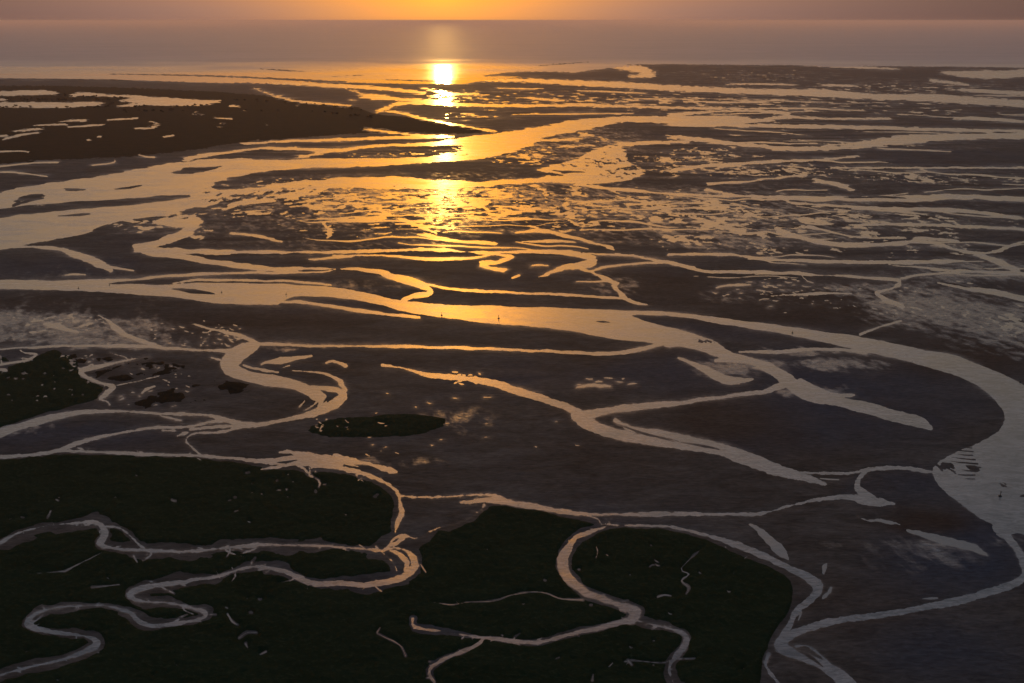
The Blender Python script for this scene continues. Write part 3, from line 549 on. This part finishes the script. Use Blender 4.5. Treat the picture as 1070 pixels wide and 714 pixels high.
for name, lab, mat, pts in MARSH:
    xs = [p[0] for p in pts]; ys = [p[1] for p in pts]; w = window(min(xs), max(xs), min(ys), max(ys), 12)
    g = np.full(U.shape, -20.0)
    g[w] = poly_field(pts, UW[w] , VW[w], sm=True, pad=10)
    g = np.minimum(g, -CREEK)
    rag = (1.3 if mat is M_MARSH else 4.0 if mat is M_SCRUB else 1.2)
    g = g + rag * fbm(X / 16, Y / 16, 4, 35) - (rag * .5 if mat is M_SCRUB else 0)
    if mat is M_SCRUB: g = np.minimum(g, 5 * (fbm(X / 30, Y / 60, 5, 36) + .12))
    Zm = np.clip(Zmud, -.2, 9) + np.clip(g * .22, -.6, .75) + np.where(g > 0, hm * np.clip(g / 2, 0, 1), 0)
    cell = (np.maximum.reduce([g[:-1, :-1], g[1:, :-1], g[1:, 1:], g[:-1, 1:]]) > -.0)
    o = sheet(name, Zm, cell, mat, {}); tag(o, lab, kind='structure')

# ------------------------------------------------------------------ water bodies: one flat tide level, cut into its named channels
step_u = 3; step_v = 3
iu = np.unique(np.append(np.arange(0, NU, step_u), NU - 1)); iv = np.unique(np.append(np.arange(0, NV, step_v), NV - 1))
KF = np.where(F > -5, KEYF, -2)
Xc, Yc = X[np.ix_(iv, iu)], Y[np.ix_(iv, iu)]; Kc = KEYF[np.ix_(iv, iu)]
mu, mv = len(iu), len(iv); I2 = np.arange(mu * mv).reshape(mv, mu)
Q2 = np.stack([I2[:-1, :-1], I2[1:, :-1], I2[1:, 1:], I2[:-1, 1:]], -1)
midr = (iv[:-1] + iv[1:]) // 2; midc = (iu[:-1] + iu[1:]) // 2
Kq = KEYF[np.ix_(midr, midc)]
Fq = FW[np.ix_(midr, midc)]
pool_id = kid('pool')
Kq = np.where(Kq < 0, pool_id, Kq)
LAB = {
 'west_creek': 'pale winding creek through the lower left salt marsh', 'looping_creek': 'thin meandering creek looping through the bottom left marsh',
 'curved_creek': 'creek curving down past the marsh with an orange sheen', 'upper_left_channel': 'pale grey braided channels above the left marsh',
 'loop_river': 'tan river making a hairpin loop left of centre', 'east_arm': 'long thin channel running right from the hairpin loop', 'west_arm': 'thin channel entering from the left edge to the hairpin loop',
 'small_creek': 'small hooked creek in the brown scrub flat', 'trunk_creek': 'branching creek winding through the right salt marsh', 'mid_channel': 'long narrow channel along the top of the marshes',
 'fork_river': 'forked channel right of centre with two prongs', 'west_feeder': 'tapering channel feeding the fork from upper left', 'delta_river': 'broad tan distributary ending in a blunt tongue',
 'main_river': 'widest smooth river sweeping across the frame to the pale basin at right', 'upper_loop': 'golden looping channel just above the main river', 'ribbon_channel': 'fine ribbon channels across the middle distance',
 'braided_river': 'wide golden braided river in the upper left', 'far_loop': 'small hairpin channel far right', 'straight_channel': 'long straight thin channel at far right', 'pale_reach': 'pale reach of water on the far right plain',
 'right_channel': 'interlaced channels on the right plain', 'plain_channel': 'wandering channels on the right plain above the main river', 'corner_river': 'grey river joining in the bottom right corner',
 'far_channel': 'bright channels just short of the open sea', 'reserve_pond': 'pale ponds in the meadow at far left', 'pool': 'scattered tide pools and water films on the flats', 'sea': 'open sea reaching the horizon'}
NAME = {'west_creek': 'tidal_creek', 'looping_creek': 'tidal_creek', 'curved_creek': 'tidal_creek', 'small_creek': 'tidal_creek', 'trunk_creek': 'tidal_creek', 'reserve_pond': 'pond', 'pool': 'tide_pools',
        'loop_river': 'river', 'main_river': 'river', 'braided_river': 'river', 'corner_river': 'river', 'delta_river': 'river', 'fork_river': 'river'}
for k, key in enumerate(KEYS):
    if key == 'sea': continue
    m = Kq == k
    if not m.any(): continue
    q = Q2[m]; used = np.unique(q); rm = np.full(mu * mv, -1, np.int64); rm[used] = np.arange(len(used))
    V3 = np.stack([Xc.ravel()[used], Yc.ravel()[used], np.zeros(len(used))], -1)
    o = add_obj(NAME.get(key, 'tidal_channel'), mesh_from(key, V3, rm[q]), M_POOL if key == 'pool' else M_WATER)
    tag(o, LAB[key], kind='stuff' if key == 'pool' else 'structure')
# sea: the cells beyond the low-water line plus a ring out to the horizon on every side
m = Kq == kid('sea'); q = Q2[m]
used = np.unique(q); rm = np.full(mu * mv, -1, np.int64); rm[used] = np.arange(len(used))
V3 = [np.stack([Xc.ravel()[used], Yc.ravel()[used], np.zeros(len(used))], -1)]; Q = [rm[q]]; off = len(used)
bd = [(0, i) for i in range(mu - 1)] + [(j, mu - 1) for j in range(mv - 1)] + [(mv - 1, i) for i in range(mu - 1, 0, -1)] + [(j, 0) for j in range(mv - 1, 0, -1)]
B = np.array([(Xc[j, i], Yc[j, i]) for j, i in bd]); nB = len(B)
cen = np.array([0.0, 4500.0]); RAD = 300000.0
d = B - cen; th = d / np.linalg.norm(d, axis=1, keepdims=True)
rings = [B] + [B + (cen + th * RAD - B) * t for t in (.004, .02, .1, .3, 1.0)]
for a_, rg in enumerate(rings): V3.append(np.c_[rg, np.zeros(nB)])
for a_ in range(len(rings) - 1):
    i = np.arange(nB); j = (i + 1) % nB
    Q.append(np.stack([off + a_ * nB + i, off + a_ * nB + j, off + (a_ + 1) * nB + j, off + (a_ + 1) * nB + i], -1))
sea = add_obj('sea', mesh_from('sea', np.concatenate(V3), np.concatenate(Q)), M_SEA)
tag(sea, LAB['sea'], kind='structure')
mesh = sea.data
import bmesh
bm = bmesh.new(); bm.from_mesh(mesh); up = [f for f in bm.faces if f.normal.z < 0]; bmesh.ops.reverse_faces(bm, faces=up); bm.to_mesh(mesh); bm.free()

# ------------------------------------------------------------------ channel buoys
M_BUOY, nt, b = new_mat('buoy_paint'); b.inputs['Base Color'].default_value = (.03, .028, .026, 1); b.inputs['Roughness'].default_value = .5
M_BUOYG, nt, b = new_mat('buoy_green_paint'); b.inputs['Base Color'].default_value = (.012, .04, .02, 1); b.inputs['Roughness'].default_value = .45
def lathe(prof, seg=16):
    vs_, fs = [], []
    for rr, z in prof:
        for k in range(seg):
            a = 2 * math.pi * k / seg; vs_.append((rr * math.cos(a), rr * math.sin(a), z))
    for i in range(len(prof) - 1):
        for k in range(seg):
            a, b_ = i * seg + k, i * seg + (k + 1) % seg; fs.append((a, b_, b_ + seg, a + seg))
    me = bpy.data.meshes.new('part'); me.from_pydata(vs_, [], fs); me.update(); return me
def buoy(u, v, h, label, mat, lean=0, cone=True):
    x, y = G(u, v); e = bpy.data.objects.new('channel_buoy', None); COL.objects.link(e)
    e.location = (float(x), float(y), 0); e.rotation_euler = (lean, lean * .6, random.random() * 3)
    tag(e, label, 'buoy', 'buoys moored along the channels')
    s = h / 3.4
    add_obj('float', lathe([(.0, -.35 * s), (.8 * s, -.35 * s), (1.1 * s, -.1 * s), (1.15 * s, .35 * s), (.85 * s, .6 * s), (.3 * s, .7 * s), (0, .7 * s)]), mat, e)
    add_obj('mast', lathe([(0, .65 * s), (.34 * s, .65 * s), (.22 * s, 1.6 * s), (.16 * s, 2.5 * s), (0, 2.5 * s)]), mat, e)
    add_obj('topmark', lathe([(0, 2.5 * s), (.5 * s, 2.5 * s), (.02, 3.4 * s), (0, 3.4 * s)] if cone else [(0, 2.5 * s), (.42 * s, 2.5 * s), (.42 * s, 3.3 * s), (0, 3.3 * s)]), mat, e)
for a in [(82,301.5,3.2,'dark buoy at the left end of the main river',M_BUOY,.1,True),(114.5,298,3.0,'dark buoy at the tip of the thin sandbar on the left',M_BUOYG,.05,False),(231.5,305.8,3.2,'dark buoy beside the little sandbar in the main river',M_BUOY,.1,True),
          (299,308,3.2,'dark buoy just above the long dark spit in the main river',M_BUOYG,.1,False),(461.5,329.5,4.2,'dark buoy in the brightest golden reach of the main river',M_BUOY,.08,True),
          (521,333,4.6,'tall dark buoy where the golden reach turns tan',M_BUOY,.05,False),(828,348,3.6,'dark buoy near the lower bank of the sweeping river right of centre',M_BUOYG,.1,True),
          (1066,400,3.2,'dark buoy close to the far bank at the right edge',M_BUOY,.12,True),(1045,518.5,4.4,'leaning dark buoy in the pale basin at right',M_BUOY,.25,False)]:
    buoy(*a)

# ------------------------------------------------------------------ trees of the reserve
M_LEAF, nt, b = new_mat('tree_leaves'); b.inputs['Roughness'].default_value = .9; b.inputs['Specular IOR Level'].default_value = .05
nt.links.new(mixc(nt, noise_node(nt, .8, 3, .6, coords(nt)), (.012, .012, .007), (.03, .026, .014)), b.inputs['Base Color'])
M_BARK, nt, b = new_mat('tree_bark'); b.inputs['Base Color'].default_value = (.05, .035, .025, 1); b.inputs['Roughness'].default_value = .9
def crown_mesh(seed):
    rs = random.Random(seed); vs_, fs = [], []
    for c in range(9):
        cx, cy, cz = rs.uniform(-2.6, 2.6), rs.uniform(-2.6, 2.6), rs.uniform(3.2, 6.6); R_ = rs.uniform(1.1, 2.0)
        for k in range(46):
            z = rs.uniform(-1, 1); a = rs.uniform(0, 6.283); q = math.sqrt(1 - z*z); p = Vector((cx, cy, cz)) + Vector((q * math.cos(a), q * math.sin(a), z * .8)) * R_ * rs.uniform(.6, 1.1)
            t1 = Vector((rs.gauss(0, 1), rs.gauss(0, 1), rs.gauss(0, 1))).normalized(); t2 = t1.orthogonal().normalized(); s = rs.uniform(.3, .6); n = len(vs_)
            vs_ += [p + t1 * s, p + t2 * s, p - t1 * s, p - t2 * s]; fs.append((n, n+1, n+2, n+3))
    me = bpy.data.meshes.new('crown'); me.from_pydata(vs_, [], fs); me.update(); return me
crowns = [crown_mesh(s) for s in range(4)]; trunk = lathe([(0, -.6), (.4, -.6), (.28, 2), (.2, 4), (.1, 5.6), (0, 5.6)], 8)
for m_ in crowns: m_.materials.append(M_LEAF)
trunk.materials.append(M_BARK)
rows = [([(0,104),(60,105.5),(118,105)], 30, 1.4, 'dark scrubby tree in the row between the two far left ponds'), ([(0,113.6),(25,112),(60,114),(110,112.5),(120,109)], 28, 1.3, 'dark scrubby tree on the near bank of the far left pond'),
        ([(140,112.2),(180,113),(205,111),(225,111.5)], 16, 1.3, 'dark scrubby tree on the near bank of the wide far pond'), ([(60,99),(72,101),(118,102.6),(130,104)], 18, 1.3, 'dark scrubby tree by the thin pond neck at far left'),
        ([(110,118),(240,116),(330,118),(390,124)], 30, 2.2, 'dark scrubby tree in the loose row across the far meadow'), ([(240,105),(330,110),(380,117)], 18, 1.5, 'dark scrubby tree along the meadow edge behind the beach')]
ZI = lambda u, v: max(0.0, float(Zmud[min(NV-1, np.searchsorted(vs, v)), min(NU-1, np.searchsorted(us, u))]))
for line, n, jit, lab in rows:
    for k in range(n):
        t = random.random() * (len(line) - 1); i = int(t); f = t - i
        u = line[i][0] + (line[i+1][0] - line[i][0]) * f + random.uniform(-3, 3); v = line[i][1] + (line[i+1][1] - line[i][1]) * f + random.uniform(-jit, jit) * .5
        if np.abs(FW[min(NV-1, np.searchsorted(vs, v)), np.searchsorted(us, u)]) < 0 or FW[min(NV-1, np.searchsorted(vs, v)), np.searchsorted(us, u)] > 0: continue
        x, y = G(u, v); e = bpy.data.objects.new('tree', None); COL.objects.link(e); s = random.uniform(.9, 1.7)
        e.location = (float(x), float(y), ZI(u, v) + .3); e.rotation_euler = (0, 0, random.random() * 6.28); e.scale = (s * 1.3, s * 1.3, s)
        tag(e, lab, 'tree', lab.replace('dark scrubby tree', 'trees'))
        for nm, me in (('crown', crowns[k % 4]), ('trunk', trunk)):
            c = bpy.data.objects.new(nm, me); COL.objects.link(c); c.parent = e

# ------------------------------------------------------------------ haze
HAZE = True
if HAZE:
    H = 420.0; S_ = 310000.0
    v8 = [(sx * S_, cy, z) for z in (-2.0, H) for sx, cy in ((-1, -S_ + 4500), (1, -S_ + 4500), (1, S_ + 4500), (-1, S_ + 4500))]
    me = bpy.data.meshes.new('haze'); me.from_pydata(v8, [], [(3,2,1,0),(4,5,6,7),(0,1,5,4),(1,2,6,5),(2,3,7,6),(3,0,4,7)]); me.update()
    hz = add_obj('haze', me); tag(hz, 'thin warm evening haze over the estuary', kind='stuff')
    m = bpy.data.materials.new('haze_air'); m.use_nodes = True; nt = m.node_tree; nt.nodes.clear()
    out = nt.nodes.new('ShaderNodeOutputMaterial'); pv = nt.nodes.new('ShaderNodeVolumePrincipled')
    pv.inputs['Color'].default_value = (.93, .76, .76, 1); pv.inputs['Density'].default_value = 1.8e-5; pv.inputs['Anisotropy'].default_value = .5
    nt.links.new(pv.outputs[0], out.inputs['Volume']); me.materials.append(m)

# ------------------------------------------------------------------ sky and sun
world = bpy.data.worlds.new('World'); scene.world = world; world.use_nodes = True; nt = world.node_tree; nt.nodes.clear()
wo = nt.nodes.new('ShaderNodeOutputWorld'); bg = nt.nodes.new('ShaderNodeBackground'); nt.links.new(bg.outputs[0], wo.inputs[0]); bg.inputs['Strength'].default_value = 1.0
sky = nt.nodes.new('ShaderNodeTexSky'); sky.sky_type = 'NISHITA'; sky.sun_disc = False; sky.sun_elevation = SUN_EL; sky.sun_rotation = SUN_AZ; sky.dust_density = 3.0; sky.altitude = 400
tc = nt.nodes.new('ShaderNodeTexCoord'); nrm = nt.nodes.new('ShaderNodeVectorMath'); nrm.operation = 'NORMALIZE'; nt.links.new(tc.outputs['Generated'], nrm.inputs[0])
sep = nt.nodes.new('ShaderNodeSeparateXYZ'); nt.links.new(nrm.outputs[0], sep.inputs[0])
el = math_(nt, 'MAXIMUM', sep.outputs['Z'], 0.0)
el = math_(nt, 'POWER', el, .5)       # sqrt spreads the low sky over the ramp
E = lambda deg: math.sqrt(max(0, math.sin(math.radians(deg))))
col = ramp(nt, el, [(0.0, (.36, .185, .145)), (E(1.5), (.37, .20, .155)), (E(4), (.44, .29, .17)), (E(9), (.78, .55, .31)), (E(17), (1.05, .80, .54)), (E(30), (.86, .97, 1.16)), (E(50), (.46, .55, .74)), (1.0, (.27, .34, .50))])
dot = nt.nodes.new('ShaderNodeVectorMath'); dot.operation = 'DOT_PRODUCT'; nt.links.new(nrm.outputs[0], dot.inputs[0]); dot.inputs[1].default_value = SUN_DIR
dp = math_(nt, 'MAXIMUM', dot.outputs['Value'], 0.0)
def glow(n, c):
    p = math_(nt, 'POWER', dp, n); vm = nt.nodes.new('ShaderNodeVectorMath'); vm.operation = 'SCALE'; vm.inputs[0].default_value = c; nt.links.new(p, vm.inputs['Scale']); return vm.outputs[0]
def vadd(a, b_):
    vm = nt.nodes.new('ShaderNodeVectorMath'); vm.operation = 'ADD'; nt.links.new(a, vm.inputs[0]); nt.links.new(b_, vm.inputs[1]); return vm.outputs[0]
back = math_(nt, 'ADD', math_(nt, 'MULTIPLY', math_(nt, 'POWER', dp, 9), .76), .24)
vs1 = nt.nodes.new('ShaderNodeVectorMath'); vs1.operation = 'SCALE'; nt.links.new(col, vs1.inputs[0]); nt.links.new(back, vs1.inputs['Scale'])
tint = mixc(nt, math_(nt, 'MULTIPLY', math_(nt, 'POWER', dp, 18), maprange(nt, sep.outputs['Z'], .01, .07, 0, 1)), (.88, .98, 1.10), (2.1, 1.06, .02))
tm = nt.nodes.new('ShaderNodeVectorMath'); tm.operation = 'MULTIPLY'; nt.links.new(vs1.outputs[0], tm.inputs[0]); nt.links.new(tint, tm.inputs[1]); tot = tm.outputs[0]
for n, c in ((110, (.60, .15, -.09)), (350, (.25, .08, .0)), (3000, (.6, .3, .0))): tot = vadd(tot, glow(n, c))
def lobe(u, v, n, c):        # invented orange sky glow out of view, added so chosen reaches mirror orange
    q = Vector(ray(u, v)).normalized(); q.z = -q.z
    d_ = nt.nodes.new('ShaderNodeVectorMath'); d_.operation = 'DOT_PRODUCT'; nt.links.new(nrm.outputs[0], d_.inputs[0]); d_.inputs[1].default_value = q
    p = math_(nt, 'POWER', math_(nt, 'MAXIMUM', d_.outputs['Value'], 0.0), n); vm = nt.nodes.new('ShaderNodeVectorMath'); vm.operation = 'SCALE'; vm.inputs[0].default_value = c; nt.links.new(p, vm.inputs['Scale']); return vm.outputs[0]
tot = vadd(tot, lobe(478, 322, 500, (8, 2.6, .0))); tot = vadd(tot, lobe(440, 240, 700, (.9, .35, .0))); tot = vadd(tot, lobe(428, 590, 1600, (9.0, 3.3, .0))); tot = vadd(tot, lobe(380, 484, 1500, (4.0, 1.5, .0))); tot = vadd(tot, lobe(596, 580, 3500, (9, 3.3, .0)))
ns_ = nt.nodes.new('ShaderNodeVectorMath'); ns_.operation = 'SCALE'; nt.links.new(sky.outputs[0], ns_.inputs[0]); ns_.inputs['Scale'].default_value = .006
tot = vadd(tot, ns_.outputs[0])
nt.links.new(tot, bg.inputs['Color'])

sd = bpy.data.lights.new('sun', 'SUN'); sd.energy = .24; sd.angle = math.radians(.6); sd.color = (1.0, .55, .14)
so = bpy.data.objects.new('sun', sd); COL.objects.link(so); so.rotation_euler = (-SUN_DIR).to_track_quat('-Z', 'Y').to_euler(); so.location = (0, 3000, 900)

# ------------------------------------------------------------------ camera, render
cd = bpy.data.cameras.new('camera'); cd.sensor_width = 36; cd.lens = FPX / SW * 36; cd.clip_start = 1; cd.clip_end = 2e6
co = bpy.data.objects.new('camera', cd); COL.objects.link(co); co.location = (0, 0, CAMH); co.rotation_euler = (math.pi / 2 - PITCH, 0, 0); scene.camera = co
scene.view_settings.view_transform = 'Standard'; scene.view_settings.look = 'None'; scene.view_settings.exposure = 0; scene.view_settings.gamma = 1
scene.cycles.use_denoising = True; scene.cycles.max_bounces = 6; scene.cycles.diffuse_bounces = 2; scene.cycles.glossy_bounces = 2; scene.cycles.volume_bounces = 1
scene.cycles.sample_clamp_indirect = 6
